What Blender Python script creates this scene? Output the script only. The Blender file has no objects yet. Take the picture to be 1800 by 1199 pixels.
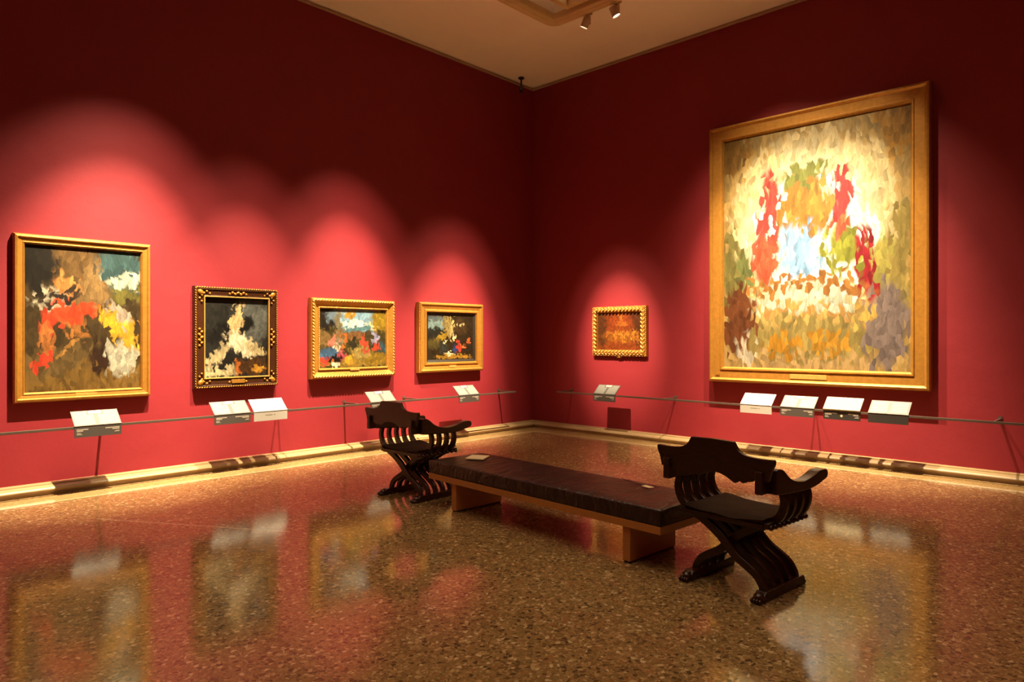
import bpy, math, random
from mathutils import Vector, Matrix
random.seed(7)
S = bpy.context.scene
COL = S.collection
PI = math.pi
R = math.radians

# ------------------------------------------------------------------ camera, world, exposure
H_EYE = 1.55
CAM = (-9.076, -8.161, H_EYE)
cd = bpy.data.cameras.new('camera'); cam = bpy.data.objects.new('camera', cd); COL.objects.link(cam)
cam.location = CAM
cam.rotation_euler = (R(90), 0, -math.atan2(0.723, 0.691))
cd.sensor_width = 36; cd.lens = 36*1215/1800
cd.shift_y = -5.5/1800
cd.clip_start = 0.05; cd.clip_end = 60
S.camera = cam
w = bpy.data.worlds.new('world'); S.world = w; w.use_nodes = True
w.node_tree.nodes['Background'].inputs[0].default_value = (1, .8, .6, 1)
w.node_tree.nodes['Background'].inputs[1].default_value = 0.02
S.view_settings.view_transform = 'Standard'; S.view_settings.look = 'None'
S.view_settings.gamma = 1; S.view_settings.use_curve_mapping = False
S.view_settings.exposure = 0.66

CEIL = 5.95
WARM = (1.0, .80, .53)
# track spotlights: (position of the head, aim point, watts, cone degrees, blend)
SPOTS = [
    ((-6.35, -1.88), (-6.85, 0, .85), 2900, 42, 1.0),
    ((-5.15, -1.88), (-5.30, 0, .85), 1750, 34, 1.0),
    ((-4.05, -1.88), (-3.72, 0, .85), 2700, 36, 1.0),
    ((-3.60, -1.88), (0, -1.84, 1.45), 2600, 20, 1.0),
    ((-1.72, -4.30), (0, -4.55, 1.10), 1500, 56, 1.0),
    ((-1.72, -5.35), (0, -5.05, .90), 1500, 54, 1.0),
    ((-1.72, -2.95), (0, -4.30, 1.20), 500, 36, 1.0),
    ((-1.72, -2.48), (-1.98, 0, .90), 2900, 31, 1.0),
]
# soft light falling through the skylight louvres
sk = bpy.data.lights.new('skylight_glow', 'AREA'); sk.shape = 'RECTANGLE'; sk.size = 7.1; sk.size_y = 6.1
sk.energy = 70; sk.color = (1, .80, .53); sk.spread = R(100)
sko = bpy.data.objects.new('skylight_glow', sk); COL.objects.link(sko); sko.location = (-5.57, -5.43, 6.04)
# ------------------------------------------------------------------ helpers
def lin(c):
    return tuple((x/12.92 if x <= .04045 else ((x+.055)/1.055)**2.4) for x in c)
def rgb(r, g, b):
    return lin((r/255, g/255, b/255)) + (1,)

def tag(o, label=None, cat=None, group=None, kind=None):
    if label: o['label'] = label
    if cat: o['category'] = cat
    if group: o['group'] = group
    if kind: o['kind'] = kind
    return o

class MB:
    def __init__(s): s.v = []; s.f = []
    def add(s, vs, fs):
        n = len(s.v); s.v += [tuple(p) for p in vs]; s.f += [tuple(i+n for i in f) for f in fs]; return s
    def box(s, x0, x1, y0, y1, z0, z1):
        v = [(x, y, z) for z in (z0, z1) for y in (y0, y1) for x in (x0, x1)]
        return s.add(v, [(0,2,3,1),(4,5,7,6),(0,1,5,4),(2,6,7,3),(0,4,6,2),(1,3,7,5)])
    def prism(s, pts, axis, a, b):
        """polygon pts in the plane across axis, extruded from a to b"""
        def mk(p, t):
            return {'x': (t, p[0], p[1]), 'y': (p[0], t, p[1]), 'z': (p[0], p[1], t)}[axis]
        n = len(pts)
        v = [mk(p, a) for p in pts] + [mk(p, b) for p in pts]
        return s.add(v, [tuple(range(n))[::-1], tuple(range(n, 2*n))] + [(i, (i+1) % n, n+(i+1) % n, n+i) for i in range(n)])
    def tube(s, p0, p1, r0, r1=None, n=12, caps=True):
        r1 = r0 if r1 is None else r1
        p0 = Vector(p0); p1 = Vector(p1); d = (p1-p0).normalized()
        u = d.orthogonal().normalized(); w_ = d.cross(u)
        v = []
        for p, r in ((p0, r0), (p1, r1)):
            for k in range(n):
                a = 2*PI*k/n; v.append(p + u*math.cos(a)*r + w_*math.sin(a)*r)
        f = [(k, (k+1) % n, n+(k+1) % n, n+k) for k in range(n)]
        if caps: f += [tuple(range(n))[::-1], tuple(range(n, 2*n))]
        return s.add(v, f)
    def blob(s, c, r, nu=8, nv=5):
        v = []; f = []
        rx, ry, rz = r if hasattr(r, '__len__') else (r, r, r)
        for i in range(nv+1):
            t = PI*i/nv
            for k in range(nu):
                a = 2*PI*k/nu
                v.append((c[0]+rx*math.sin(t)*math.cos(a), c[1]+ry*math.sin(t)*math.sin(a), c[2]+rz*math.cos(t)))
        for i in range(nv):
            for k in range(nu):
                f.append((i*nu+k, (i+1)*nu+k, (i+1)*nu+(k+1) % nu, i*nu+(k+1) % nu))
        return s.add(v, f)
    def mesh(s, name, mat, smooth=False):
        me = bpy.data.meshes.new(name); me.from_pydata(s.v, [], s.f)
        import bmesh
        bm = bmesh.new(); bm.from_mesh(me); bmesh.ops.recalc_face_normals(bm, faces=bm.faces); bm.to_mesh(me); bm.free()
        if mat: me.materials.append(mat)
        if smooth: me.shade_smooth()
        return me
    def build(s, name, mat, parent=None, smooth=False, bevel=0, seg=2):
        o = bpy.data.objects.new(name, s.mesh(name, mat, smooth)); COL.objects.link(o)
        if parent: o.parent = parent
        if bevel:
            m = o.modifiers.new('bevel', 'BEVEL'); m.width = bevel; m.segments = seg; m.limit_method = 'ANGLE'; m.angle_limit = R(35)
            m.harden_normals = False
        return o

def autosmooth(o, deg=40):
    me = o.data; me.shade_smooth()
    try: me.set_sharp_from_angle(angle=R(deg))
    except Exception: pass
    return o

def empty(name, loc, rz=0, label=None, cat=None, group=None, kind=None):
    o = bpy.data.objects.new(name, None); COL.objects.link(o)
    o.location = loc; o.rotation_euler = (0, 0, rz); o.empty_display_size = .1
    return tag(o, label, cat, group, kind)

def copy_tree(o, parent=None):
    c = o.copy(); COL.objects.link(c); c.parent = parent
    for ch in list(o.children): copy_tree(ch, c)
    return c

# ------------------------------------------------------------------ materials
class NT:
    def __init__(s, name):
        s.m = bpy.data.materials.new(name); s.m.use_nodes = True
        s.t = s.m.node_tree; s.p = s.t.nodes['Principled BSDF']
    def n(s, kind, **kw):
        nd = s.t.nodes.new(kind)
        for k, v in kw.items(): setattr(nd, k, v)
        return nd
    def l(s, a, b): s.t.links.new(a, b)
    def math(s, op, a, b=None, clamp=False):
        nd = s.n('ShaderNodeMath', operation=op, use_clamp=clamp)
        for i, x in enumerate((a, b)):
            if x is None: continue
            if isinstance(x, (int, float)): nd.inputs[i].default_value = x
            else: s.l(x, nd.inputs[i])
        return nd.outputs[0]
    def mix(s, fac, a, b, blend='MIX'):
        nd = s.n('ShaderNodeMix', data_type='RGBA', blend_type=blend)
        for i, x in ((0, fac), (6, a), (7, b)):
            if isinstance(x, (int, float)): nd.inputs[i].default_value = x
            elif isinstance(x, tuple): nd.inputs[i].default_value = x
            else: s.l(x, nd.inputs[i])
        return nd.outputs[2]
    def noise(s, vec, scale, detail=3, rough=.5, dist=0):
        nd = s.n('ShaderNodeTexNoise'); nd.inputs['Scale'].default_value = scale
        nd.inputs['Detail'].default_value = detail; nd.inputs['Roughness'].default_value = rough
        nd.inputs['Distortion'].default_value = dist
        if vec is not None: s.l(vec, nd.inputs['Vector'])
        return nd
    def bump(s, h, strength, dist=.01):
        b = s.n('ShaderNodeBump'); b.inputs['Strength'].default_value = strength; b.inputs['Distance'].default_value = dist
        s.l(h, b.inputs['Height']); s.l(b.outputs[0], s.p.inputs['Normal'])

def simple(name, c, rough=.5, metal=0, spec=.5, var=.12, vscale=9, bump=0, bscale=60, stretch=(1, 1, 1), coat=0):
    t = NT(name); tc = t.n('ShaderNodeTexCoord'); mp = t.n('ShaderNodeMapping'); mp.inputs['Scale'].default_value = stretch
    t.l(tc.outputs['Object'], mp.inputs[0])
    nz = t.noise(mp.outputs[0], vscale, 4)
    dark = tuple(x*(1-var*2) for x in c[:3]) + (1,); lite = tuple(min(1, x*(1+var)) for x in c[:3]) + (1,)
    t.l(t.mix(nz.outputs[0], dark, lite), t.p.inputs['Base Color'])
    t.p.inputs['Roughness'].default_value = rough; t.p.inputs['Metallic'].default_value = metal
    t.p.inputs['Specular IOR Level'].default_value = spec
    if coat: t.p.inputs['Coat Weight'].default_value = coat; t.p.inputs['Coat Roughness'].default_value = .15
    if bump: t.bump(t.noise(mp.outputs[0], bscale, 3).outputs[0], bump)
    return t.m

def wall_mat():
    t = NT('red_wall_paint'); g = t.n('ShaderNodeNewGeometry')
    n1 = t.noise(g.outputs['Position'], 1.3, 4)
    t.l(t.mix(n1.outputs[0], (.215, .0140, .0200, 1), (.245, .0175, .0235, 1)), t.p.inputs['Base Color'])
    t.p.inputs['Roughness'].default_value = .62; t.p.inputs['Specular IOR Level'].default_value = .3
    n2 = t.noise(g.outputs['Position'], 3.0, 4); n3 = t.noise(g.outputs['Position'], 60, 2)
    t.bump(t.math('ADD', n2.outputs[0], t.math('MULTIPLY', n3.outputs[0], .06)), .35, .02)
    return t.m

def terrazzo():
    t = NT('terrazzo_floor'); g = t.n('ShaderNodeNewGeometry')
    sep = t.n('ShaderNodeSeparateXYZ'); t.l(g.outputs['Position'], sep.inputs[0])
    nz = t.noise(g.outputs['Position'], 30, 2)
    wv = t.n('ShaderNodeVectorMath', operation='MULTIPLY_ADD')
    t.l(nz.outputs['Color'], wv.inputs[0]); wv.inputs[1].default_value = (.018, .018, 0); t.l(g.outputs['Position'], wv.inputs[2])
    def vor(scale, feature='F1'):
        v = t.n('ShaderNodeTexVoronoi', voronoi_dimensions='2D', feature=feature); v.inputs['Scale'].default_value = scale
        t.l(wv.outputs[0], v.inputs['Vector']); return v
    def ramp(fac, stops):
        r = t.n('ShaderNodeValToRGB'); r.color_ramp.interpolation = 'CONSTANT'
        e = r.color_ramp.elements
        while len(e) < len(stops): e.new(.5)
        for el, (p, c) in zip(e, stops): el.position = p; el.color = c
        t.l(fac, r.inputs[0]); return r.outputs[0]
    stops = [(0, rgb(22, 17, 13)), (.11, rgb(66, 47, 29)), (.22, rgb(106, 82, 48)), (.36, rgb(128, 99, 60)), (.52, rgb(144, 114, 72)),
             (.66, rgb(116, 90, 52)), (.77, rgb(170, 140, 96)), (.87, rgb(130, 84, 50)), (.94, rgb(192, 166, 126))]
    def chips(scale):
        v = vor(scale); sp = t.n('ShaderNodeSeparateColor'); t.l(v.outputs['Color'], sp.inputs[0])
        return ramp(sp.outputs[0], stops), sp.outputs[1]
    c1, r1 = chips(42); c2, _ = chips(95)
    e = vor(42, 'DISTANCE_TO_EDGE')
    m = t.math('MULTIPLY', t.math('GREATER_THAN', e.outputs['Distance'], .10), t.math('GREATER_THAN', r1, .35))
    col = t.mix(m, t.mix(.35, c2, rgb(116, 90, 56)), c1)
    big = t.noise(g.outputs['Position'], .9, 3)
    col = t.mix(.3, col, t.mix(big.outputs[0], rgb(108, 82, 48), rgb(154, 122, 78)))
    # lighter border strip along the walls with a thin pale joint
    d = t.math('MINIMUM', t.math('MULTIPLY', sep.outputs[0], -1), t.math('MULTIPLY', sep.outputs[1], -1))
    strip = t.math('LESS_THAN', d, .50); joint = t.math('MULTIPLY', t.math('GREATER_THAN', d, .50), t.math('LESS_THAN', d, .525))
    col = t.mix(t.math('MULTIPLY', strip, .55), col, rgb(178, 146, 96))
    col = t.mix(t.math('MULTIPLY', joint, .7), col, rgb(210, 186, 150))
    # a thin pale line running obliquely across the left of the floor
    ax = t.math('ADD', sep.outputs[0], 7.254); ay = t.math('ADD', sep.outputs[1], 1.497)
    along = t.math('ADD', t.math('MULTIPLY', ax, .517), t.math('MULTIPLY', ay, -.856))
    across = t.math('ABSOLUTE', t.math('ADD', t.math('MULTIPLY', ax, .856), t.math('MULTIPLY', ay, .517)))
    hair = t.math('MULTIPLY', t.math('LESS_THAN', across, .006), t.math('MULTIPLY', t.math('GREATER_THAN', along, 0), t.math('LESS_THAN', along, 1.83)))
    col = t.mix(t.math('MULTIPLY', hair, .75), col, rgb(206, 184, 150))
    t.l(col, t.p.inputs['Base Color'])
    t.p.inputs['Specular IOR Level'].default_value = .5
    rn = t.noise(g.outputs['Position'], 2.2, 4)
    mr = t.n('ShaderNodeMapRange'); mr.inputs[3].default_value = .07; mr.inputs[4].default_value = .16
    t.l(rn.outputs[0], mr.inputs[0]); t.l(mr.outputs[0], t.p.inputs['Roughness'])
    wavy = t.noise(g.outputs['Position'], 5, 2)
    t.bump(wavy.outputs[0], .05, .01)
    return t.m

def emit(name, c, s):
    t = NT(name); t.p.inputs['Base Color'].default_value = c
    t.p.inputs['Emission Color'].default_value = c; t.p.inputs['Emission Strength'].default_value = s
    return t.m

def picture_mat(name, base, blobs, warp=.10, rough=.45, gain=.66, dab=28):
    """a loose picture of soft colour patches; blob = (u, v, ru, rv, rotation, colour, softness)"""
    t = NT(name); uv = t.n('ShaderNodeUVMap')
    nz = t.noise(uv.outputs[0], 7, 4, .6); n2 = t.noise(uv.outputs[0], 16, 3, .6)
    wv = t.n('ShaderNodeVectorMath', operation='MULTIPLY_ADD'); t.l(nz.outputs['Color'], wv.inputs[0])
    wv.inputs[1].default_value = (warp, warp, 0)
    sub = t.n('ShaderNodeVectorMath', operation='SUBTRACT'); t.l(uv.outputs[0], sub.inputs[0]); sub.inputs[1].default_value = (warp*.5, warp*.5, 0)
    t.l(sub.outputs[0], wv.inputs[2])
    w2 = t.n('ShaderNodeVectorMath', operation='MULTIPLY_ADD'); t.l(n2.outputs['Color'], w2.inputs[0]); w2.inputs[1].default_value = (.016, .016, 0)
    t.l(wv.outputs[0], w2.inputs[2])
    # dabs of paint: every brush mark takes its colour from a slightly displaced spot
    dm = t.n('ShaderNodeMapping'); dm.inputs['Scale'].default_value = (dab, dab*.62, 1); dm.inputs['Rotation'].default_value = (0, 0, R(-30)); t.l(w2.outputs[0], dm.inputs[0])
    vo = t.n('ShaderNodeTexVoronoi', voronoi_dimensions='2D'); vo.inputs['Scale'].default_value = 1; t.l(dm.outputs[0], vo.inputs['Vector'])
    w3 = t.n('ShaderNodeVectorMath', operation='MULTIPLY_ADD'); t.l(vo.outputs['Color'], w3.inputs[0]); w3.inputs[1].default_value = (.075, .075, 0)
    of = t.n('ShaderNodeVectorMath', operation='SUBTRACT'); t.l(w2.outputs[0], of.inputs[0]); of.inputs[1].default_value = (.0375, .0375, 0); t.l(of.outputs[0], w3.inputs[2])
    w2 = w3
    dsep = t.n('ShaderNodeSeparateColor'); t.l(vo.outputs['Color'], dsep.inputs[0])
    col = base
    for (u, v, ru, rv, rot, c, soft) in blobs:
        mp = t.n('ShaderNodeMapping', vector_type='TEXTURE')
        mp.inputs['Location'].default_value = (u+.008, v+.008, 0); mp.inputs['Rotation'].default_value = (0, 0, R(rot)); mp.inputs['Scale'].default_value = (ru, rv, 1)
        t.l(w2.outputs[0], mp.inputs[0])
        ln = t.n('ShaderNodeVectorMath', operation='LENGTH'); t.l(mp.outputs[0], ln.inputs[0])
        mr = t.n('ShaderNodeMapRange', interpolation_type='SMOOTHSTEP')
        mr.inputs[1].default_value = 1+soft*.5; mr.inputs[2].default_value = 1-soft*.5; mr.inputs[3].default_value = 0; mr.inputs[4].default_value = 1
        t.l(ln.outputs['Value'], mr.inputs[0])
        col = t.mix(mr.outputs[0], col, c)
    bm_ = t.n('ShaderNodeMapping'); bm_.inputs['Scale'].default_value = (34, 9, 1); bm_.inputs['Rotation'].default_value = (0, 0, R(35)); t.l(w2.outputs[0], bm_.inputs[0])
    br = t.noise(bm_.outputs[0], 1, 4, .65, 1.2)
    mr = t.n('ShaderNodeMapRange'); mr.inputs[1].default_value = .3; mr.inputs[2].default_value = .7; mr.inputs[3].default_value = .66*gain; mr.inputs[4].default_value = 1.22*gain
    t.l(br.outputs[0], mr.inputs[0])
    dv = t.n('ShaderNodeMapRange'); dv.inputs[3].default_value = .72; dv.inputs[4].default_value = 1.28; t.l(dsep.outputs[2], dv.inputs[0])
    mul = t.math('MULTIPLY', mr.outputs[0], dv.outputs[0])
    vm = t.n('ShaderNodeVectorMath', operation='SCALE'); t.l(col, vm.inputs[0]) if not isinstance(col, tuple) else None; t.l(mul, vm.inputs['Scale'])
    t.l(vm.outputs[0], t.p.inputs['Base Color'])
    t.p.inputs['Roughness'].default_value = rough; t.p.inputs['Specular IOR Level'].default_value = .25
    return t.m

M = {}
M['wall'] = wall_mat()
M['floor'] = terrazzo()
M['ceil'] = simple('cream_ceiling_paint', rgb(246, 236, 222), .8, var=.03, vscale=2)
M['stone'] = simple('cream_stone', rgb(160, 134, 94), .4, var=.08, vscale=5, stretch=(1, 1, 3))
M['gap'] = simple('grey_edge_trim', rgb(170, 140, 116), .6, var=.05)
M['cream'] = simple('cream_painted_metal', rgb(214, 186, 136), .45, var=.04)
M['dark_void'] = simple('dark_recess', rgb(60, 44, 26), .8)
M['gold'] = simple('gilded_wood', rgb(182, 128, 52), .36, metal=.45, var=.18, vscale=22, bump=.12, bscale=90)
M['gold2'] = simple('pale_gilding', rgb(216, 166, 84), .34, metal=.35, var=.16, vscale=30, bump=.12, bscale=90)
M['gold_dull'] = simple('dull_gilding', rgb(170, 112, 34), .42, metal=.4, var=.2, vscale=30)
M['dark_frame'] = simple('dark_walnut_frame', rgb(58, 30, 14), .3, var=.25, vscale=14, stretch=(1, 1, 6))
M['slip'] = simple('dark_inner_slip', rgb(30, 20, 10), .5)
M['rail'] = simple('bronze_grey_rail', rgb(100, 85, 74), .4, metal=.4, var=.06)
M['lab_dark'] = simple('dark_grey_label', rgb(70, 63, 57), .55, var=.03)
M['lab_dark2'] = simple('charcoal_label', rgb(44, 38, 33), .55, var=.03)
M['lab_grey'] = simple('grey_label_top', rgb(84, 82, 76), .55, var=.02)
M['lab_text'] = simple('pale_grey_text_block', rgb(124, 122, 114), .6, var=.05, vscale=160, stretch=(1, .25, 1))
M['lab_white'] = simple('white_label', rgb(176, 170, 160), .5, var=.01)
M['lab_cream'] = simple('cream_label', rgb(148, 138, 106), .5, var=.02)
M['print'] = simple('pale_print', rgb(168, 158, 142), .6, var=.02)
M['print_tan'] = simple('tan_print', rgb(142, 124, 100), .6, var=.02)
M['chair'] = simple('dark_carved_walnut', rgb(52, 27, 15), .27, var=.14, vscale=10, stretch=(1, 1, 5), bump=.1, bscale=40)
M['seat'] = simple('dark_brown_seat_fabric', rgb(46, 28, 17), .85, spec=.12, var=.25, vscale=40, bump=.3, bscale=160)
M['oak'] = simple('orange_beech_veneer', rgb(184, 124, 58), .45, var=.1, vscale=5, stretch=(1, 14, 1))
M['oakend'] = simple('beech_leg_veneer', rgb(184, 124, 58), .45, var=.1, vscale=5, stretch=(1, 1, 14))
M['spot'] = simple('white_spot_housing', rgb(196, 170, 138), .45, var=.03)
M['black'] = simple('black_plastic', rgb(22, 18, 16), .4, var=.05)
M['lens'] = emit('lit_spot_lens', (1, .93, .82, 1), 9)
M['diffuser'] = emit('skylight_diffuser', (1, .72, .42, 1), .12)
M['paper'] = simple('cream_paper', rgb(214, 190, 150), .7, var=.03)

def leather():
    t = NT('dark_brown_leather'); tc = t.n('ShaderNodeTexCoord')
    mp = t.n('ShaderNodeMapping'); mp.inputs['Scale'].default_value = (2.2, 7, 5); mp.inputs['Rotation'].default_value = (0, 0, R(28))
    t.l(tc.outputs['Object'], mp.inputs[0])
    w1 = t.noise(mp.outputs[0], 1.6, 5, .55, .6); f = t.noise(tc.outputs['Object'], 220, 2)
    col = t.mix(w1.outputs[0], rgb(24, 13, 10), rgb(38, 21, 15))
    t.l(col, t.p.inputs['Base Color']); t.p.inputs['Roughness'].default_value = .36
    t.p.inputs['Specular IOR Level'].default_value = .5
    t.bump(t.math('ADD', w1.outputs[0], t.math('MULTIPLY', f.outputs[0], .04)), .9, .03)
    return t.m
M['leather'] = leather()

# ------------------------------------------------------------------ the room
X0, Y0 = -12.2, -11.2
T = .25
def struct(name, mb, mat, parent=None, **kw):
    o = mb.build(name, mat, parent, **kw)
    if not parent: o['kind'] = 'structure'
    return o
struct('floor', MB().box(X0-T, T, Y0-T, T, -.2, 0), M['floor'])
struct('wall_left', MB().box(X0, 0, 0, T, 0, CEIL), M['wall'])
struct('wall_right', MB().box(0, T, Y0, T, 0, CEIL), M['wall'])
struct('wall_back', MB().box(X0-T, X0, Y0-T, T, 0, CEIL), M['wall'])
struct('wall_side', MB().box(X0, T, Y0-T, Y0, 0, CEIL), M['wall'])
# ceiling with the skylight opening
OX0, OX1, OY0, OY1 = -9.6, -1.78, -8.9, -1.99
CT = .30
b = MB()
b.box(X0-T, T, OY1, T, CEIL, CEIL+CT).box(X0-T, T, Y0-T, OY0, CEIL, CEIL+CT).box(X0-T, OX0, OY0, OY1, CEIL, CEIL+CT).box(OX1, T, OY0, OY1, CEIL, CEIL+CT)
struct('ceiling', b, M['ceil'])
# shadow-gap trim between walls and ceiling
struct('trim_1', MB().box(X0, 0, -.022, 0, CEIL-.045, CEIL-.012), M['gap'])
struct('trim_2', MB().box(-.022, 0, Y0, -.022, CEIL-.045, CEIL-.012), M['gap'])
# stone baseboard: stepped top and rounded nose, with a shadowed foot
prof = [(0, 0), (0, .106), (.082, .101), (.084, .090), (.089, .089), (.128, .083), (.148, .076), (.158, .066), (.162, .054), (.158, .041), (.147, .032), (.134, .030), (.132, 0)]
def sweep_base(name, side):
    # mitred in the room corner
    b = MB(); n = len(prof); v = []
    for end in (0, 1):
        for (o, z) in prof:
            if side == 'left': v.append((X0 if end == 0 else -o, -o, z))
            else: v.append((-o, Y0 if end == 0 else -o, z))
    f = [(i, (i+1) % n, n+(i+1) % n, n+i) for i in range(n)] + [tuple(range(n)), tuple(range(n, 2*n))]
    b.add(v, f)
    return autosmooth(struct(name, b, M['stone']), 35)
sweep_base('baseboard_left', 'left'); sweep_base('baseboard_right', 'right')

# skylight: rounded frame moulding round the opening, shaft, inner light box
sky = empty('trim_3', ((OX0+OX1)/2, (OY0+OY1)/2, CEIL), kind='structure')
def ring_path(x0, x1, y0, y1, rad, n=8):
    pts = []
    for (cx, cy, a0) in ((x1-rad, y1-rad, 0), (x0+rad, y1-rad, 90), (x0+rad, y0+rad, 180), (x1-rad, y0+rad, 270)):
        for k in range(n+1):
            a = R(a0+90*k/n); pts.append((cx+rad*math.cos(a), cy+rad*math.sin(a), math.cos(a), math.sin(a)))
    return pts
def sweep_ring(path, pr):
    b = MB(); n = len(pr); m = len(path)
    for (x, y, nx, ny) in path:
        b.v += [(x+nx*o, y+ny*o, z) for o, z in pr]
    for i in range(m):
        for k in range(n):
            b.f.append((i*n+k, i*n+(k+1) % n, ((i+1) % m)*n+(k+1) % n, ((i+1) % m)*n+k))
    return b
cx, cy = sky.location.x, sky.location.y
def loc(b):
    b.v = [(x-cx, y-cy, z-CEIL) for x, y, z in b.v]; return b
path = ring_path(OX0-.02, OX1+.02, OY0-.02, OY1+.02, .10)
pr = [(-.06, 6.00), (-.06, 5.93), (-.045, 5.905), (-.02, 5.895), (-.012, 5.880), (.02, 5.866), (.05, 5.866), (.075, 5.880), (.085, 5.90), (.10, 5.905), (.105, 5.92), (.105, 5.9499), (0, 5.9499), (-.03, 6.00)]
autosmooth(loc(sweep_ring(path, pr)).build('skylight_moulding', M['cream'], sky), 40)
tr = ring_path(OX0-.14, OX1+.14, OY0-.14, OY1+.14, .22)
autosmooth(loc(sweep_ring(tr, [(-.014, 5.925), (.014, 5.925), (.014, 5.9499), (-.014, 5.9499)])).build('light_track', M['cream'], sky), 40)
b = MB()
z0, z1 = CEIL+CT, CEIL+1.0
b.box(OX0-.1, OX1+.1, OY1, OY1+.1, z0, z1).box(OX0-.1, OX1+.1, OY0-.1, OY0, z0, z1).box(OX0-.1, OX0, OY0, OY1, z0, z1).box(OX1, OX1+.1, OY0, OY1, z0, z1)
loc(b).build('shaft_wall', M['cream'], sky)
loc(MB().box(OX0-.1, OX1+.1, OY0-.1, OY1+.1, z1, z1+.08)).build('skylight_diffuser', M['diffuser'], sky)
# inner box frame hung in the shaft: rim beams and cross bars
bx0, bx1, by0, by1 = OX0+.35, -1.895, OY0+.35, -2.31
for (a0, a1, c0, c1) in ((bx0, bx1, by1-.07, by1), (bx0, bx1, by0, by0+.07), (bx0, bx0+.07, by0+.07, by1-.07), (bx1-.07, bx1, by0+.07, by1-.07)):
    loc(MB().box(a0, a1, c0, c1, 5.93, 6.20)).build('rim_beam', M['cream'], sky, bevel=.012)
for k in range(1, 9):
    x = bx0+(bx1-bx0)*k/9 + .3
    if x < bx1-.1: loc(MB().box(x-.03, x+.03, by0+.07, by1-.07, 6.06, 6.18)).build('cross_bar', M['cream'], sky)
for k in range(1, 8):
    y = by0+(by1-by0)*k/8
    loc(MB().box(bx1, OX1+.0, y-.04, y+.04, 6.02, 6.12)).build('bracket_arm', M['cream'], sky)

# ------------------------------------------------------------------ track spotlights
def make_spot():
    root = empty('track_spotlight', (0, 0, 0))
    b = MB().box(-.05, .05, -.018, .018, -.035, 0); b.build('track_adapter', M['spot'], root, bevel=.005)
    MB().tube((0, 0, -.035), (0, 0, -.10), .012).build('stem', M['spot'], root)
    hd = empty('spot_head', (0, 0, -.14)); hd.parent = root
    return root
def head_mesh():
    b = MB(); b.tube((0, 0, -.06), (0, 0, .065), .052, n=24, caps=False); b.tube((0, 0, .065), (0, 0, .066), .052, .001, n=24, caps=False)
    b.tube((0, 0, -.06), (0, 0, -.045), .052, .044, n=24, caps=False)
    return b
hm = head_mesh().mesh('lamp_head', M['spot']); lm = MB().tube((0, 0, -.046), (0, 0, -.044), .044, n=24).mesh('lens', M['lens'])
hm.shade_smooth(); hm.set_sharp_from_angle(angle=R(40))
am = MB().box(-.05, .05, -.018, .018, -.035, 0).mesh('track_adapter', M['spot'])
sm = MB().box(-.012, .012, -.03, .03, -.15, -.035).mesh('stem', M['spot'])
labels = ['white track spotlight aimed at the large red and gold painting', 'white track spotlight aimed at the dark framed painting', 'white track spotlight aimed at the blue sky painting',
          'white track spotlight aimed at the small carved frame painting', 'white track spotlight aimed at the corner side of the altar painting', 'white track spotlight aimed at the far side of the altar painting',
          'white track spotlight on skylight edge, further from the skylight corner', 'white track spotlight with bright lens, nearest the skylight corner']
for i, ((sx, sy), aim, watts, cone, blend) in enumerate(SPOTS):
    root = empty('track_spotlight', (sx, sy, 5.905), 0 if sx > -1.8 else R(90), labels[i],
                 'spotlight', 'track spotlights along the skylight edge')
    root.location = (OX1+.14 if sx > -1.8 else sx, sy if sx > -1.8 else OY1+.14, 5.925)
    for me, nm in ((am, 'track_adapter'), (sm, 'stem')):
        o = bpy.data.objects.new(nm, me); COL.objects.link(o); o.parent = root; o.rotation_euler = (0, 0, R(90))
    hz = -.16
    p = Vector(root.location) + Vector((0, 0, hz)); d = (Vector(aim)-p).normalized()
    off = Vector((-.065, 0, hz)) if sx > -1.8 else Vector((0, -.065, hz))
    p = Vector(root.location) + off; d = (Vector(aim)-p).normalized()
    q = d.to_track_quat('-Z', 'Y')
    inv = Matrix.Rotation(-root.rotation_euler.z, 4, 'Z')
    h = bpy.data.objects.new('lamp_head', hm); COL.objects.link(h); h.parent = root
    h.rotation_mode = 'QUATERNION'; h.location = inv @ off; h.rotation_quaternion = inv.to_quaternion() @ q
    le = bpy.data.objects.new('lens', lm); COL.objects.link(le); le.parent = h
    # main beam and the softer field of spill round it
    for nm, e, cn in (('spot_beam', watts*1.30, cone*.97), ('spot_field', watts*.26, min(cone*1.4, 80))):
        ld = bpy.data.lights.new(nm, 'SPOT'); ld.energy = e; ld.color = WARM; ld.spot_size = R(cn); ld.spot_blend = blend; ld.shadow_soft_size = .02
        lo = bpy.data.objects.new(nm, ld); COL.objects.link(lo); lo.location = p + d*.075; lo.rotation_mode = 'QUATERNION'; lo.rotation_quaternion = q
# unseen lamps added for ambient bounce off the two walls behind the viewpoint
for (px, py, ax, ay) in ((-9.77, -4.5, X0, -4.5), (-9.77, -7.5, X0, -7.5), (-4.5, -9.07, -4.5, Y0), (-7.5, -9.07, -7.5, Y0)):
    ld = bpy.data.lights.new('rear_bounce_fill', 'SPOT'); ld.energy = 700; ld.color = WARM; ld.spot_size = R(46); ld.spot_blend = 1; ld.shadow_soft_size = .03
    lo = bpy.data.objects.new('rear_bounce_fill', ld); COL.objects.link(lo); lo.location = (px, py, 5.75)
    lo.rotation_mode = 'QUATERNION'; lo.rotation_quaternion = (Vector((ax, ay, 1.7))-lo.location).to_track_quat('-Z', 'Y')

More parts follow.
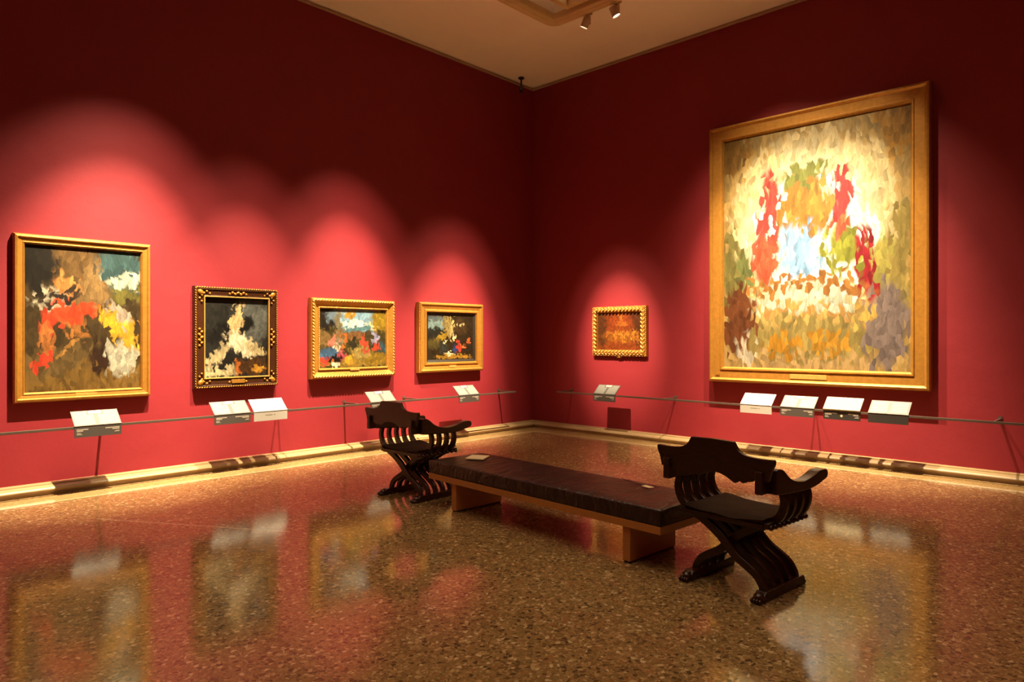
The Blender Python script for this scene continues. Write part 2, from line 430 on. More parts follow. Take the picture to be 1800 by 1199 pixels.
# ------------------------------------------------------------------ framed paintings
def frame_mesh(W, Hh, pr):
    """pr: (inset from the outer edge, distance from wall); rectangle centred on the origin in xz, room side is -y"""
    b = MB(); n = len(pr)
    for (sx, sz) in ((-1, -1), (1, -1), (1, 1), (-1, 1)):
        b.v += [(sx*(W/2-i), -d, sz*(Hh/2-i)) for i, d in pr]
    for c in range(4):
        for k in range(n-1):
            b.f.append((c*n+k, c*n+k+1, ((c+1) % 4)*n+k+1, ((c+1) % 4)*n+k))
    return b
def canvas_obj(w_, h_, d, mat, parent):
    me = bpy.data.meshes.new('canvas'); t = .012
    v = [(-w_/2, -d, -h_/2), (w_/2, -d, -h_/2), (w_/2, -d, h_/2), (-w_/2, -d, h_/2), (-w_/2, -d+t, -h_/2), (w_/2, -d+t, -h_/2), (w_/2, -d+t, h_/2), (-w_/2, -d+t, h_/2)]
    me.from_pydata(v, [], [(0, 1, 2, 3), (4, 7, 6, 5), (0, 4, 5, 1), (1, 5, 6, 2), (2, 6, 7, 3), (3, 7, 4, 0)])
    uv = me.uv_layers.new(name='UVMap')
    for lp in me.loops:
        p = me.vertices[lp.vertex_index].co; uv.data[lp.index].uv = (p.x/w_+.5, p.z/h_+.5)
    me.materials.append(mat)
    o = bpy.data.objects.new('canvas', me); COL.objects.link(o); o.parent = parent; return o
def on_wall(side, a0, a1, z0_, z1_, label, cat='painting'):
    """a = coordinate along the wall"""
    c = (a0+a1)/2; zc = (z0_+z1_)/2
    if side == 'L': o = empty('framed_painting', (c, -.001, zc), 0, label, cat)
    else: o = empty('framed_painting', (-.001, c, zc), R(-90), label, cat)
    return o, abs(a1-a0), z1_-z0_
def edge_run(W, Hh, inset, d, pitch, fn):
    """calls fn(x, z, angle of run) round a rectangle"""
    for (x0, z0_, x1, z1_) in ((-1, -1, 1, -1), (1, -1, 1, 1), (1, 1, -1, 1), (-1, 1, -1, -1)):
        p0 = Vector((x0*(W/2-inset), z0_*(Hh/2-inset))); p1 = Vector((x1*(W/2-inset), z1_*(Hh/2-inset)))
        L = (p1-p0).length; n = max(2, int(L/pitch))
        for k in range(n):
            p = p0+(p1-p0)*((k+.5)/n); fn(p.x, p.y, math.atan2(p1.y-p0.y, p1.x-p0.x))
def lump(b, x, y, z, ang, a, bb, c):
    m = MB().blob((0, 0, 0), (a, c, bb), 6, 4)
    ca, sa = math.cos(ang), math.sin(ang)
    b.add([(x+p[0]*ca-p[2]*sa, y+p[1], z+p[0]*sa+p[2]*ca) for p in m.v], m.f)

# colours
c = rgb
PIC = {}
PIC['rock'] = picture_mat('picture_red_gold_patches', c(66, 52, 28), [
    (.5, .08, .7, .14, 0, c(116, 88, 40), .5), (.25, .2, .3, .1, 10, c(96, 76, 42), .5), (.45, .83, .33, .16, -12, c(104, 78, 42), .5), (.1, .86, .16, .18, 0, c(30, 26, 18), .5),
    (.83, .86, .22, .17, 0, c(58, 84, 84), .4), (.85, .78, .2, .045, 4, c(186, 184, 158), .6), (.88, .68, .18, .05, 0, c(104, 98, 44), .6), (.57, .72, .12, .16, 10, c(132, 104, 62), .5),
    (.34, .71, .12, .09, -30, c(186, 126, 66), .5), (.2, .63, .16, .06, 10, c(170, 160, 134), .5), (.3, .65, .2, .03, 10, c(52, 40, 30), .5),
    (.36, .54, .24, .08, 8, c(206, 68, 36), .3), (.2, .48, .07, .09, 0, c(194, 60, 34), .4), (.18, .36, .06, .12, 0, c(164, 102, 50), .5), (.42, .42, .14, .05, -20, c(150, 98, 46), .5),
    (.78, .46, .2, .07, -30, c(216, 160, 46), .35), (.92, .34, .05, .18, 10, c(210, 152, 46), .4),
    (.8, .22, .17, .13, -10, c(176, 172, 150), .35), (.8, .55, .14, .05, -40, c(164, 148, 128), .5), (.62, .22, .06, .13, 10, c(58, 38, 24), .5),
    (.14, .2, .08, .04, 45, c(196, 62, 38), .3), (.36, .3, .11, .025, 25, c(156, 112, 54), .4)], .14)
PIC['dark'] = picture_mat('picture_dark_with_cream', c(34, 33, 28), [
    (.75, .70, .3, .25, 0, c(92, 94, 88), .9), (.42, .60, .40, .12, 18, c(20, 18, 15), .5), (.50, .72, .09, .20, -14, c(206, 176, 122), .4),
    (.56, .42, .26, .12, -28, c(226, 210, 172), .4), (.22, .28, .20, .08, 38, c(176, 160, 118), .5), (.80, .36, .16, .07, -18, c(186, 168, 122), .5),
    (.26, .06, .32, .07, 6, c(188, 172, 128), .5), (.30, .17, .16, .05, 30, c(28, 26, 22), .5), (.74, .12, .28, .12, 0, c(72, 46, 22), .4), (.52, .10, .03, .12, 10, c(168, 92, 36), .4), (.85, .1, .12, .045, 10, c(186, 134, 46), .4)], .2)
PIC['crowd'] = picture_mat('picture_many_small_bright_patches', c(70, 60, 28), [
    (.55, .85, .36, .26, 0, c(126, 160, 178), .35), (.5, .74, .22, .07, 0, c(210, 216, 200), .6), (.62, .68, .3, .035, 8, c(86, 124, 130), .5), (.1, .82, .14, .18, 0, c(34, 28, 20), .35), (.06, .5, .1, .14, 0, c(120, 94, 54), .5),
    (.92, .8, .16, .18, 0, c(142, 116, 32), .5), (.44, .92, .07, .07, 0, c(176, 132, 44), .5), (.2, .86, .1, .1, 0, c(96, 112, 122), .5), (.28, .66, .05, .42, 0, c(120, 110, 82), .35),
    (.5, .56, .3, .07, 0, c(120, 84, 48), .5), (.5, .1, .5, .1, 0, c(150, 120, 48), .5), (.62, .28, .16, .13, -20, c(160, 138, 74), .5), (.85, .14, .2, .1, 10, c(136, 108, 34), .5),
    (.14, .25, .14, .10, 20, c(62, 92, 122), .4), (.08, .12, .08, .06, 0, c(186, 62, 44), .5), (.2, .46, .05, .09, -20, c(196, 110, 92), .5), (.24, .34, .05, .06, 0, c(220, 200, 164), .5), (.36, .48, .04, .14, 0, c(196, 106, 40), .4),
    (.33, .22, .05, .12, 20, c(178, 76, 84), .4), (.42, .13, .06, .1, 0, c(200, 154, 48), .4), (.24, .16, .1, .06, 0, c(24, 18, 16), .5), (.24, .05, .05, .04, 0, c(216, 206, 180), .3),
    (.66, .40, .05, .16, 8, c(190, 72, 50), .4), (.82, .52, .05, .13, 10, c(142, 140, 168), .4), (.85, .36, .04, .09, 0, c(196, 68, 44), .4), (.72, .56, .05, .1, 0, c(70, 60, 36), .5), (.95, .32, .05, .12, 15, c(54, 82, 92), .4), (.5, .4, .06, .1, 30, c(46, 42, 26), .5), (.8, .72, .06, .05, 0, c(216, 190, 128), .5)], .08)
PIC['forest'] = picture_mat('picture_dark_green_brown', c(40, 30, 14), [
    (.12, .8, .24, .2, 0, c(116, 138, 136), .45), (.1, .94, .2, .07, 0, c(74, 82, 82), .6), (.12, .6, .18, .12, 15, c(32, 34, 26), .4), (.3, .52, .22, .06, 35, c(142, 112, 32), .5), (.1, .36, .2, .12, 0, c(74, 64, 30), .6),
    (.45, .8, .045, .3, 4, c(142, 122, 70), .5), (.53, .7, .03, .3, 0, c(176, 158, 104), .5), (.36, .85, .03, .2, -3, c(120, 106, 64), .5), (.72, .76, .16, .2, 0, c(58, 42, 20), .5), (.72, .8, .07, .03, 30, c(176, 158, 112), .5),
    (.6, .25, .05, .1, 0, c(44, 58, 98), .4), (.66, .28, .04, .14, 0, c(186, 58, 44), .4), (.78, .3, .06, .05, 30, c(190, 100, 52), .5), (.9, .42, .04, .05, 0, c(178, 88, 46), .5),
    (.33, .28, .1, .12, 0, c(44, 46, 38), .5), (.37, .42, .05, .04, 0, c(206, 190, 140), .5), (.56, .5, .04, .06, 0, c(206, 186, 134), .5), (.47, .12, .12, .035, 0, c(222, 208, 166), .5), (.55, .05, .4, .05, 0, c(152, 112, 36), .6)], .08)
PIC['ochre'] = picture_mat('picture_red_brown_monochrome', c(92, 42, 14), [
    (.5, .72, .3, .3, 0, c(134, 58, 20), .7), (.5, .1, .6, .16, 0, c(128, 58, 20), .6), (.1, .5, .1, .5, 0, c(82, 44, 18), .6), (.95, .6, .08, .5, 0, c(80, 42, 18), .6), (.55, .36, .4, .16, 0, c(140, 80, 24), .7),
    (.42, .38, .03, .15, 0, c(186, 112, 36), .6), (.56, .36, .03, .18, 15, c(196, 128, 42), .6), (.68, .4, .03, .14, -15, c(176, 108, 36), .6), (.82, .38, .03, .16, 0, c(190, 122, 38), .6), (.92, .36, .025, .15, 0, c(180, 110, 36), .6), (.25, .4, .03, .14, 0, c(156, 92, 32), .6),
    (.54, .88, .05, .1, 0, c(168, 94, 32), .6), (.56, .7, .12, .06, 0, c(160, 90, 30), .6)], .12)
PIC['altar'] = picture_mat('picture_pale_gold_arch_of_light', c(176, 146, 86), [
    (.5, .60, .46, .38, 0, c(206, 186, 134), .08), (.5, .57, .38, .33, 0, c(212, 198, 154), .10), (.5, .52, .33, .27, 0, c(240, 236, 224), .12), (.06, .93, .08, .10, 0, c(140, 104, 46), .4), (.94, .93, .08, .10, 0, c(170, 124, 44), .4),
    (.04, .38, .06, .22, 0, c(120, 112, 60), .3), (.96, .42, .06, .26, 0, c(146, 128, 66), .3), (.12, .40, .045, .12, 0, c(106, 112, 62), .4), (.86, .42, .05, .12, 0, c(152, 142, 70), .4),
    (.27, .66, .05, .16, -4, c(176, 66, 58), .35), (.67, .69, .05, .14, 4, c(172, 56, 56), .35), (.48, .66, .14, .16, 0, c(150, 112, 48), .3), (.48, .80, .12, .04, 0, c(112, 116, 54), .4),
    (.45, .49, .11, .11, -10, c(128, 164, 200), .35), (.25, .46, .08, .11, 0, c(206, 86, 58), .35), (.68, .49, .10, .10, 0, c(128, 130, 46), .35), (.66, .56, .05, .04, 0, c(190, 80, 58), .5), (.79, .42, .035, .14, 10, c(142, 30, 38), .35),
    (.45, .345, .36, .03, 0, c(160, 108, 52), .3), (.45, .27, .28, .06, 0, c(186, 194, 170), .25), (.45, .23, .28, .03, 0, c(196, 150, 84), .5),
    (.48, .12, .38, .09, 0, c(150, 132, 74), .2), (.34, .1, .11, .04, 0, c(182, 130, 40), .3), (.6, .1, .12, .04, 0, c(188, 138, 46), .3), (.5, .02, .5, .03, 0, c(180, 150, 98), .5),
    (.09, .2, .09, .17, 0, c(106, 60, 32), .3), (.13, .06, .05, .06, 0, c(200, 188, 162), .5), (.89, .17, .10, .18, 0, c(128, 112, 106), .3), (.79, .22, .05, .03, 20, c(194, 158, 78), .4)], .07, gain=.5, dab=44)

def nameplate(par, W, Hh, inset, d, w_=.16, h_=.035, mat='gold2'):
    MB().box(-w_/2, w_/2, -d-.006, -d+.004, -Hh/2+inset-h_/2, -Hh/2+inset+h_/2).build('nameplate', M[mat], par, bevel=.003)

# 1 - large picture at the left edge of the left wall
p, W, Hh = on_wall('L', -7.578, -6.335, .914, 2.571, 'large upright painting with red and gold patches, plain gilt frame, on left wall')
frame_mesh(W, Hh, [(0, 0), (0, .05), (.012, .075), (.03, .08), (.04, .066), (.075, .058), (.082, .064), (.092, .05), (.10, .03), (.10, 0)]).build('frame', M['gold'], p)
canvas_obj(W-.2, Hh-.2, .034, PIC['rock'], p); nameplate(p, W, Hh, .045, .062, .20, .05)
# 2 - dark frame with gilt ornaments
p, W, Hh = on_wall('L', -5.868, -4.848, .962, 2.150, 'upright dark painting with cream patches in dark frame with gilt corner ornaments')
frame_mesh(W, Hh, [(0, 0), (0, .055), (.012, .075), (.03, .078), (.04, .066), (.10, .06), (.108, .067), (.118, .05), (.126, .035), (.126, 0)]).build('frame', M['dark_frame'], p)
b = MB(); edge_run(W, Hh, .014, 0, .028, lambda x, z, a: lump(b, x, -.075, z, a+.5, .016, .007, .006)); tag(b.build('gilt_rope_edge', M['gold_dull'], p, smooth=True), kind='stuff')
frame_mesh(W-.216, Hh-.216, [(0, .06), (.004, .072), (.012, .072), (.016, .055)]).build('inner_gilt_bead', M['gold2'], p)
canvas_obj(W-.25, Hh-.25, .036, PIC['dark'], p)
def ornament(sx, sz, kind):
    b = MB()
    if kind == 'corner':
        x, z = sx*(W/2-.07), sz*(Hh/2-.07)
        lump(b, x, -.07, z, sx*sz*PI/4, .045, .03, .016)
        for k in range(1, 4):
            lump(b, x-sx*.035*k, -.068, z+sz*.012*(-1)**k, sx*sz*.6*(-1)**k, .022-.003*k, .013, .012)
            lump(b, x+sx*.012*(-1)**k, -.068, z-sz*.035*k, PI/2+sx*sz*.6*(-1)**k, .022-.003*k, .013, .012)
    elif kind == 'side':
        x = sx*(W/2-.07)
        for k in range(-3, 4): lump(b, x+.012*(-1)**k, -.068, k*.032, .7*(-1)**k, .026-.003*abs(k), .016, .013)
    else:
        z = sz*(Hh/2-.07)
        for k in range(-3, 4): lump(b, k*.034, -.068, z+.008*(-1)**k, .5*(-1)**k, .026-.003*abs(k), .015, .013)
    return b
for sx in (-1, 1):
    for sz in (-1, 1): ornament(sx, sz, 'corner').build('corner_ornament', M['gold_dull'], p, smooth=True)
    ornament(sx, 0, 'side').build('side_ornament', M['gold_dull'], p, smooth=True)
ornament(0, 1, 'top').build('top_ornament', M['gold_dull'], p, smooth=True)
ornament(0, -1, 'top').build('bottom_ornament', M['gold_dull'], p, smooth=True)
nameplate(p, W, Hh, .07, .078, .16, .045, 'gold')
# 3 - landscape picture, gadrooned gilt frame
p, W, Hh = on_wall('L', -4.39, -3.059, 1.010, 2.074, 'landscape painting of many bright patches under blue sky in wide gilt frame')
frame_mesh(W, Hh, [(0, 0), (0, .07), (.012, .092), (.035, .098), (.05, .085), (.085, .06), (.105, .056), (.112, .07), (.128, .068), (.138, .045), (.138, 0)]).build('frame', M['gold'], p)
b = MB(); edge_run(W, Hh, .026, 0, .042, lambda x, z, a: lump(b, x, -.096, z, a+.55, .024, .011, .009)); tag(b.build('gadroon_edge', M['gold2'], p, smooth=True), kind='stuff')
b = MB(); edge_run(W, Hh, .12, 0, .024, lambda x, z, a: lump(b, x, -.070, z, a, .009, .008, .007)); tag(b.build('bead_edge', M['gold2'], p, smooth=True), kind='stuff')
canvas_obj(W-.27, Hh-.27, .046, PIC['crowd'], p); nameplate(p, W, Hh, .11, .072, .15, .03)
# 4 - darker landscape picture beside the corner
p, W, Hh = on_wall('L', -2.61, -1.302, 1.028, 2.084, 'dark green and brown painting in plain gilt frame nearest room corner')
frame_mesh(W, Hh, [(0, 0), (0, .07), (.012, .095), (.03, .1), (.045, .085), (.10, .07), (.115, .085), (.135, .085), (.145, .065), (.15, .06)]).build('frame', M['gold'], p)
frame_mesh(W-.30, Hh-.30, [(0, .062), (.004, .064), (.03, .05), (.045, .045), (.045, 0)]).build('dark_slip', M['slip'], p)
b = MB(); edge_run(W, Hh, .004, 0, .026, lambda x, z, a: lump(b, x, -.078, z, a, .009, .006, .008)); tag(b.build('bead_edge', M['gold2'], p, smooth=True), kind='stuff')
canvas_obj(W-.385, Hh-.385, .046, PIC['forest'], p); nameplate(p, W, Hh, .08, .08, .15, .035)
# 5 - small carved frame on the right wall
p, W, Hh = on_wall('R', -1.346, -2.366, 1.262, 2.046, 'small red brown painting in carved leaf gilt frame on right wall')
frame_mesh(W, Hh, [(0, 0), (0, .04), (.012, .06), (.03, .075), (.06, .08), (.085, .06), (.095, .05), (.10, .03), (.10, 0)]).build('frame', M['gold_dull'], p)
b = MB()
def leaf(x, z, a):
    nx, nz = -math.sin(a), math.cos(a)   # inward
    lump(b, x+nx*.016, -.076, z+nz*.016, a+.75, .046, .013, .016); lump(b, x-nx*.016, -.072, z-nz*.016, a-.6, .032, .010, .012)
edge_run(W, Hh, .05, 0, .062, leaf); tag(b.build('carved_leaves', M['gold2'], p, smooth=True), kind='stuff')
b = MB(); edge_run(W, Hh, .008, 0, .03, lambda x, z, a: lump(b, x, -.058, z, a, .011, .008, .008)); tag(b.build('bead_edge', M['gold2'], p, smooth=True), kind='stuff')
canvas_obj(W-.2, Hh-.2, .034, PIC['ochre'], p)
b = MB(); lump(b, 0, -.035, -Hh/2-.012, 0, .06, .022, .02); b.build('bottom_ornament', M['gold'], p, smooth=True)
# 6 - the tall altarpiece
p, W, Hh = on_wall('R', -3.435, -6.172, .940, 4.484, 'tall altar painting of pale gold patches in broad gilt frame on right wall')
frame_mesh(W, Hh, [(0, 0), (0, .10), (.012, .125), (.035, .135), (.05, .12), (.06, .105), (.165, .10), (.172, .112), (.19, .11), (.205, .085), (.215, .06), (.215, 0)]).build('frame', M['gold'], p)
canvas_obj(W-.42, Hh-.42, .07, PIC['altar'], p); nameplate(p, W, Hh, .11, .104, .46, .06, 'gold2')
MB().box(-W/2+.10, -W/2+.16, -.110, -.102, -Hh/2+.085, -Hh/2+.115).build('number_tag', M['gold_dull'], p)

# ------------------------------------------------------------------ barrier rails and reading labels
RO, RZ = .39, .668
def rail(name, side, a_end, a_start, brackets, label):
    root = empty(name, (a_end, 0, RZ) if side == 'L' else (0, a_end, RZ), 0 if side == 'L' else R(-90), label, 'rail')
    # local x runs along the wall to the viewer's right, -y is the room
    L = a_start-a_end
    s = 1 if side == 'L' else -1
    x0, x1 = sorted((0, s*L))
    MB().box(x0, x1, -RO-.009, -RO+.009, -.014, .012).build('bar', M['rail'], root, bevel=.003)
    for a in brackets:
        x = s*(a-a_end)
        MB().prism([(x-.012, -.001), (x+.012, -.001), (x+.009, -RO+.009), (x-.009, -RO+.009)], 'z', -.010, .008).build('bracket', M['rail'], root)
        MB().box(x-.02, x+.02, -.008, -.0005, -.03, .03).build('wall_plate', M['rail'], root)
    return root
rail('barrier_rail', 'L', -.855, -11.6, (-.868, -2.84, -3.85, -4.82, -6.80, -8.78), 'thin bronze grey barrier rail along the left wall')
rail('barrier_rail', 'R', -.872, -10.8, (-.885, -2.842, -4.86, -6.81, -8.78), 'thin bronze grey barrier rail along the right wall')

def reading_label(side, a, kind, label, wd=.42):
    """bent plate on the rail: sloped top panel and upright front panel"""
    f = -RO-.0095
    root = empty('reading_label', (a, f, RZ) if side == 'L' else (f, a, RZ), 0 if side == 'L' else R(-90), label, 'label', 'reading labels on the barrier rails')
    h = wd/2
    top = {'grey': 'lab_grey', 'white': 'lab_white', 'cream': 'lab_cream', 'plain': 'lab_grey'}[kind]
    front = {'grey': 'lab_dark', 'white': 'lab_white', 'cream': 'lab_dark2', 'plain': 'lab_dark2'}[kind]
    zt = .010
    # front panel hangs in front of the bar
    MB().box(-h, h, -.006, 0, -.098, zt).build('front_panel', M[front], root)
    th = .006 if kind != 'cream' else .022
    dy, dz = .155, .135
    L = math.hypot(dy, dz); ny, nz = -dz/L, dy/L
    A = (-.006, zt); B = (A[0]+dy, A[1]+dz)
    b = MB().prism([A, B, (B[0]+ny*th, B[1]+nz*th), (A[0]+ny*th, A[1]+nz*th)], 'x', -h, h)
    tp = b.build('top_panel', M[top], root)
    def panel(u0, u1, t0, t1, mat, nm, lift=.0012):
        # u across -1..1, t up the slope 0..1
        P = lambda t, e: (A[0]+dy*t+ny*(th+e), A[1]+dz*t+nz*(th+e))
        MB().prism([P(t0, 0), P(t1, 0), P(t1, lift), P(t0, lift)], 'x', u0*h, u1*h).build(nm, M[mat], tp)
    if kind == 'grey':
        panel(-.94, -.09, .05, .72, 'lab_text', 'text_column'); panel(.09, .94, .05, .72, 'lab_text', 'text_column')
        panel(-.94, -.36, .72, .95, 'lab_text', 'text_column'); panel(.36, .94, .72, .95, 'lab_text', 'text_column')
        panel(-.27, .27, .78, .97, 'lab_white', 'picture_panel')
    if kind == 'plain':
        panel(-.9, -.08, .08, .93, 'lab_text', 'text_column'); panel(.08, .9, .08, .93, 'lab_text', 'text_column')
    # blurred lines of print on the front
    b = MB(); rnd = random.Random(int(abs(a)*1000))
    def line(x0, x1, z, hh): b.box(x0, x1, -.0072, -.0058, z-hh, z+hh)
    if kind in ('grey', 'cream'):
        l1 = .10+.06*rnd.random(); line(-h+.02, -h+.02+l1, -.022, .005); line(-h+.02, -h+.02+l1*.55, -.036, .005)
        line(-h+.02, -h+.06, -.056, .0022); line(-h+.02, -h+.055, -.064, .0022); line(-h+.02, -h+.07, -.072, .0022)
        l2 = .10+.06*rnd.random(); line(h-.02-l2, h-.02, -.022, .005); line(h-.02-l2*.5, h-.02, -.036, .005)
        line(h-.055, h-.02, -.056, .0022); line(h-.065, h-.02, -.064, .0022)
        tag(b.build('printed_lines', M['print'], root), kind='stuff')
        if kind == 'cream':
            MB().tube((0, -.006, -.05), (0, -.0075, -.05), .014, n=16).build('round_emblem', M['paper'], root)
    elif kind == 'white':
        line(-.07, .02, -.03, .003); line(.035, .055, -.03, .003)
        tag(b.build('printed_lines', M['print_tan'], root), kind='stuff')
    return root
reading_label('L', -6.939, 'grey', 'grey reading label below the large red and gold painting')
reading_label('L', -5.573, 'grey', 'dark fronted grey reading label below the dark framed painting')
reading_label('L', -5.112, 'white', 'plain white reading label beside the grey one on left rail')
reading_label('L', -3.484, 'grey', 'grey reading label behind the far chair back, below blue sky painting')
reading_label('L', -1.902, 'grey', 'grey reading label below the painting nearest the corner')
reading_label('R', -1.835, 'grey', 'grey reading label below the small carved frame painting', .41)
reading_label('R', -4.248, 'white', 'plain white reading label below the tall altar painting')
reading_label('R', -4.779, 'grey', 'grey reading label with pale print beside the white one, below altar')
reading_label('R', -5.307, 'cream', 'cream topped thick reading label with round emblem below altar painting')
reading_label('R', -5.81, 'plain', 'dark fronted label without print, last below the altar painting')

# ------------------------------------------------------------------ bench
bench = empty('bench', (-4.739, -4.476, 0), R(-3.1), 'long low bench with dark brown leather cushion on beech base', 'bench')
hw, hl = .317, 1.274
MB().box(-hw, hw, -hl, hl, .252, .305).build('seat_board', M['oak'], bench, bevel=.003)
for y in (-.98, .93):
    lp = MB().box(-.295, .255, y-.032, y+.032, .012, .252).build('leg_panel', M['oakend'], bench, bevel=.003)
    MB().box(-.285, .245, y-.026, y+.026, 0, .012).build('plinth_foot', M['black'], lp)
# cushion: subdivided block with soft edges and gentle sag
def cushion():
    nx, ny = 16, 60; b = MB()
    import mathutils
    def top(x, y):
        e = min(1, (hw-abs(x))/.06)*min(1, (hl-abs(y))/.06)
        n = mathutils.noise.noise(Vector((x*4, y*2.2, 3)))+.5*mathutils.noise.noise(Vector((x*9+y*5, y*3-x*6, 8)))
        return .418+.006*e+.004*n*e
    xs = [-hw-.002+(2*hw+.004)*i/nx for i in range(nx+1)]; ys = [-hl-.002+(2*hl+.004)*j/ny for j in range(ny+1)]
    idx = {}
    for j, y in enumerate(ys):
        for i, x in enumerate(xs):
            idx[i, j] = len(b.v); b.v.append((x, y, top(x, y)))
    for j in range(ny):
        for i in range(nx): b.f.append((idx[i, j], idx[i+1, j], idx[i+1, j+1], idx[i, j+1]))
    rim = [(i, 0) for i in range(nx)]+[(nx, j) for j in range(ny)]+[(i, ny) for i in range(nx, 0, -1)]+[(0, j) for j in range(ny, 0, -1)]
    base = len(b.v)
    for k in rim: x, y, z = b.v[idx[k]]; b.v.append((x, y, .306))
    n = len(rim)
    for k in range(n): b.f.append((idx[rim[k]], base+k, base+(k+1) % n, idx[rim[(k+1) % n]]))
    b.f.append(tuple(base+k for k in range(n)))
    return b
o = cushion().build('cushion', M['leather'], bench, bevel=.012, seg=3); autosmooth(o, 50)
# things lying on the bench
b = MB()
q = [(-4.757, -3.436), (-4.587, -3.347), (-4.50, -3.50), (-4.68, -3.60)]
b.box(-.10, .10, -.085, .085, 0, .005); b.box(-.098, .101, -.083, .086, .005, .009)
o = b.build('booklet', M['paper']); o.location = (-4.64, -3.475, .4315); o.rotation_euler = (0, 0, R(28)); tag(o, 'cream paper booklet lying on the far end of the bench', 'booklet')
tg = empty('paper_tag', (-4.62, -5.30, .4315), R(75), 'small pale paper tag with dark cord on near end of bench', 'tag')
MB().box(-.06, .03, -.022, .022, 0, .004).build('tag_paper', M['paper'], tg)
b = MB(); pts = [(.03, 0), (.10, .01), (.18, -.02), (.26, -.01), (.33, -.04)]
for (x0, y0_), (x1, y1_) in zip(pts, pts[1:]): b.tube((x0, y0_, .004), (x1, y1_, .004), .003, n=6)
b.build('cord', M['black'], tg)

# ------------------------------------------------------------------ X-frame armchairs
def smooth_path(pts, n=6):
    out = []
    P = [pts[0]]+list(pts)+[pts[-1]]
    for i in range(1, len(P)-2):
        for k in range(n):
            t = k/n
            out.append(tuple(.5*((2*P[i][a])+(-P[i-1][a]+P[i+1][a])*t+(2*P[i-1][a]-5*P[i][a]+4*P[i+1][a]-P[i+2][a])*t*t+(-P[i-1][a]+3*P[i][a]-3*P[i+1][a]+P[i+2][a])*t**3) for a in (0, 1)))
    out.append(tuple(pts[-1])); return out
SL = smooth_path([(.335, .655), (.352, .60), (.345, .545), (.315, .49), (.25, .445), (.165, .405), (.09, .36), (.03, .315), (-.02, .265), (-.075, .215), (-.145, .175), (-.205, .135), (-.240, .085), (-.248, .045)], 4)
def slat_mesh(s, x):
    """flat curved slat in the y-z plane at depth x"""
    b = MB(); n = len(SL); th = .017
    for i, (y, z) in enumerate(SL):
        a = SL[max(0, i-1)]; c2 = SL[min(n-1, i+1)]; dy, dz = c2[0]-a[0], c2[1]-a[1]; L = math.hypot(dy, dz)
        t = i/(n-1); wd = .021+.006*math.sin(PI*t)
        py, pz = -dz/L*wd, dy/L*wd
        for (q, e) in ((-1, -1), (1, -1), (1, 1), (-1, 1)):
            b.v.append((x+e*th, s*(y+q*py), z+q*pz))
    for i in range(n-1):
        for k in range(4): b.f.append((i*4+k, i*4+(k+1) % 4, (i+1)*4+(k+1) % 4, (i+1)*4+k))
    b.f.append((0, 1, 2, 3)); b.f.append(tuple((n-1)*4+k for k in (3, 2, 1, 0)))
    return b
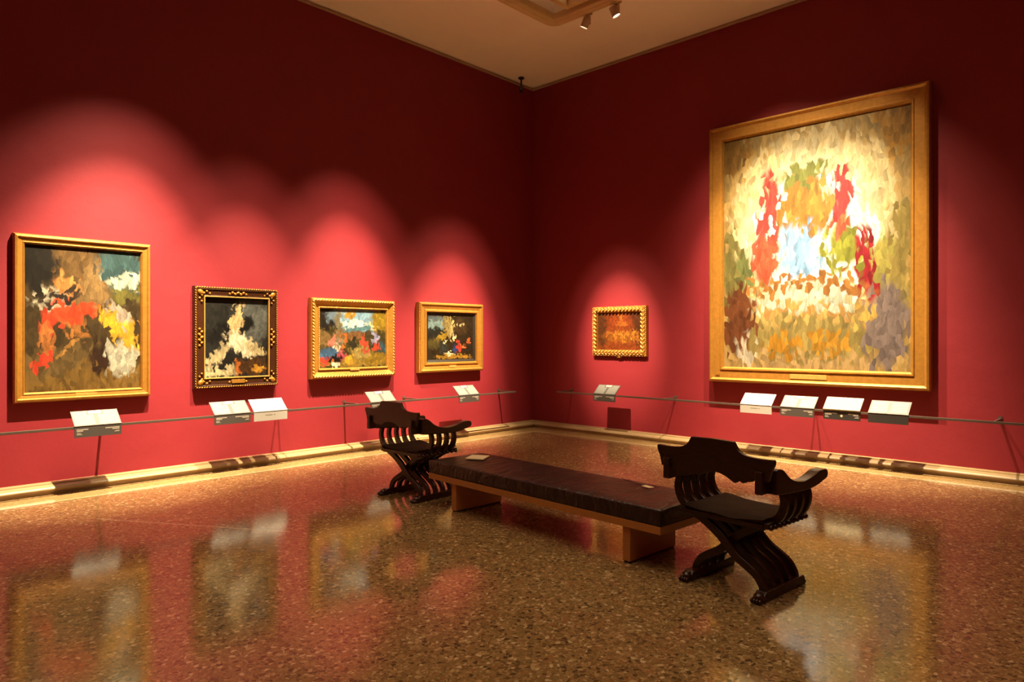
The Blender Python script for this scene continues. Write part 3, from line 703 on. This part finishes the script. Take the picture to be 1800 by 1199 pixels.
def make_chair():
    root = empty('armchair', (0, 0, 0))
    W_ = M['chair']
    xs = [-.190+.0475*k for k in range(9)]
    mesh = {s: slat_mesh(s, 0).mesh('slat', W_) for s in (-1, 1)}
    for m in mesh.values(): m.shade_smooth(); m.set_sharp_from_angle(angle=R(35))
    for k, x in enumerate(xs):
        s = 1 if k % 2 == 0 else -1
        o = bpy.data.objects.new('slat', mesh[s]); COL.objects.link(o); o.parent = root; o.location = (x, 0, 0)
        m = o.modifiers.new('bevel', 'BEVEL'); m.width = .005; m.segments = 2; m.limit_method = 'ANGLE'
    # floor runners with carved paw at the rear end
    for s in (-1, 1):
        y = -s*.248
        pr_ = [(-.245, 0), (.262, 0), (.275, .012), (.245, .060), (-.215, .060), (-.232, .050), (-.245, .04)]
        rn = MB().prism(pr_, 'y', y-.033, y+.033).build('runner', W_, root, bevel=.005)
        b = MB(); b.blob((-.243, y, .030), (.040, .035, .030), 10, 6)
        for k in range(4): b.blob((-.278, y-.026+.0175*k, .016), (.020, .010, .016), 8, 5)
        b.build('paw', W_, rn, smooth=True)
    # arms
    top = smooth_path([(-.285, .795), (-.25, .80), (-.20, .785), (-.13, .735), (-.05, .705), (.06, .692), (.16, .705), (.25, .728), (.30, .730)], 4)
    sc = [(.335+.0*0+.030*math.cos(a)-.005, .700+.030*math.sin(a)) for a in [R(80-20*k) for k in range(9)]]
    bot = smooth_path([(.30, .663), (.22, .645), (.10, .635), (-.10, .640), (-.285, .655)], 4)
    for s in (-1, 1):
        y = s*.345
        a = MB().prism(top+sc+bot, 'y', y-.036, y+.036).build('arm', W_, root, bevel=.006)
        MB().box(-.378, -.285, y-s*.03-.022, y-s*.03+.022, .66, .79).build('back_post', W_, a, bevel=.005)
    # back panel: stepped shoulders, scalloped lower edge
    half_top = [(0, .945), (.145, .940)] + smooth_path([(.150, .932), (.175, .895), (.215, .872), (.27, .864), (.33, .862), (.395, .865)], 4) + \
               smooth_path([(.400, .855), (.398, .835), (.382, .80), (.372, .765), (.365, .735)], 3)
    half_bot = [(.27, .730), (.262, .722)] + smooth_path([(.235, .718), (.205, .706), (.18, .716), (.155, .700), (.12, .716), (.08, .735), (.04, .745), (0, .747)], 4)
    half = half_top+half_bot
    poly = half[:-1] + [(-y, z) for y, z in half[::-1]][:-1]
    MB().prism(poly, 'x', -.355, -.327).build('back_panel', W_, root, bevel=.004)
    # seat: side rails with carved knobs, boards and a thin pad
    for s in (-1, 1):
        y = s*.285
        sr = MB().box(-.235, .235, y-.017, y+.017, .432, .466).build('seat_rail', W_, root, bevel=.005)
        b = MB()
        for k in range(9): b.blob((-.21+.0525*k, y+s*.022, .440), (.022, .014, .016), 8, 5)
        b.build('carved_knobs', W_, sr, smooth=True)
    for x in (-.226, .226):
        MB().box(x-.012, x+.012, -.268, .268, .424, .458).build('seat_crossbar', W_, root, bevel=.004)
    b = MB(); nx, ny = 12, 14
    import mathutils
    def zt(u, v): return .478+.022*(abs(v)**2.2)+.010*(1-u*u)*(1-v*v)-.014*max(abs(u), abs(v))**8
    for lay in (0, 1):
        for j in range(ny+1):
            for i in range(nx+1):
                u, v = -1+2*i/nx, -1+2*j/ny
                b.v.append((u*.245, v*.272, zt(u, v)+.012*mathutils.noise.noise(Vector((u*2, v*2, 1))) if lay else .460+.012*abs(v)**2))
    q_ = (nx+1)*(ny+1)
    for j in range(ny):
        for i in range(nx):
            a = j*(nx+1)+i; b.f.append((q_+a, q_+a+1, q_+a+nx+2, q_+a+nx+1)); b.f.append((a, a+nx+1, a+nx+2, a+1))
    rim = list(range(nx))+[nx+(nx+1)*j for j in range(ny)]+[ny*(nx+1)+i for i in range(nx, 0, -1)]+[(nx+1)*j for j in range(ny, 0, -1)]
    for k in range(len(rim)):
        a, c2 = rim[k], rim[(k+1) % len(rim)]; b.f.append((a, c2, c2+q_, a+q_))
    autosmooth(b.build('seat', M['seat'], root), 55)
    return root
ch = make_chair()
ch.location = (-4.885, -6.185, 0); ch.rotation_euler = (0, 0, R(-5))
tag(ch, 'dark carved X-frame wooden armchair at the near end of bench, facing the altar painting', 'armchair', 'carved X-frame armchairs')
c2 = copy_tree(ch)
c2.location = (-4.765, -2.765, 0); c2.rotation_euler = (0, 0, R(2))
tag(c2, 'dark carved X-frame wooden armchair at the far end of bench, before the left wall', 'armchair', 'carved X-frame armchairs')

# ------------------------------------------------------------------ ceiling sensor in the corner
sn = empty('ceiling_camera', (-.52, -.20, CEIL), R(45), 'small black camera on a thin rod hanging in the ceiling corner', 'camera')
MB().tube((0, 0, -.02), (0, 0, -.0005), .05, n=20).build('mount_plate', M['black'], sn)
MB().tube((0, 0, -.17), (0, 0, -.02), .014).build('rod', M['black'], sn)
hd = MB().box(-.07, .05, -.035, .035, -.245, -.165).build('camera_body', M['black'], sn, bevel=.01)
MB().tube((-.07, 0, -.205), (-.085, 0, -.207), .026, n=16).build('camera_lens', M['lab_grey'], hd)
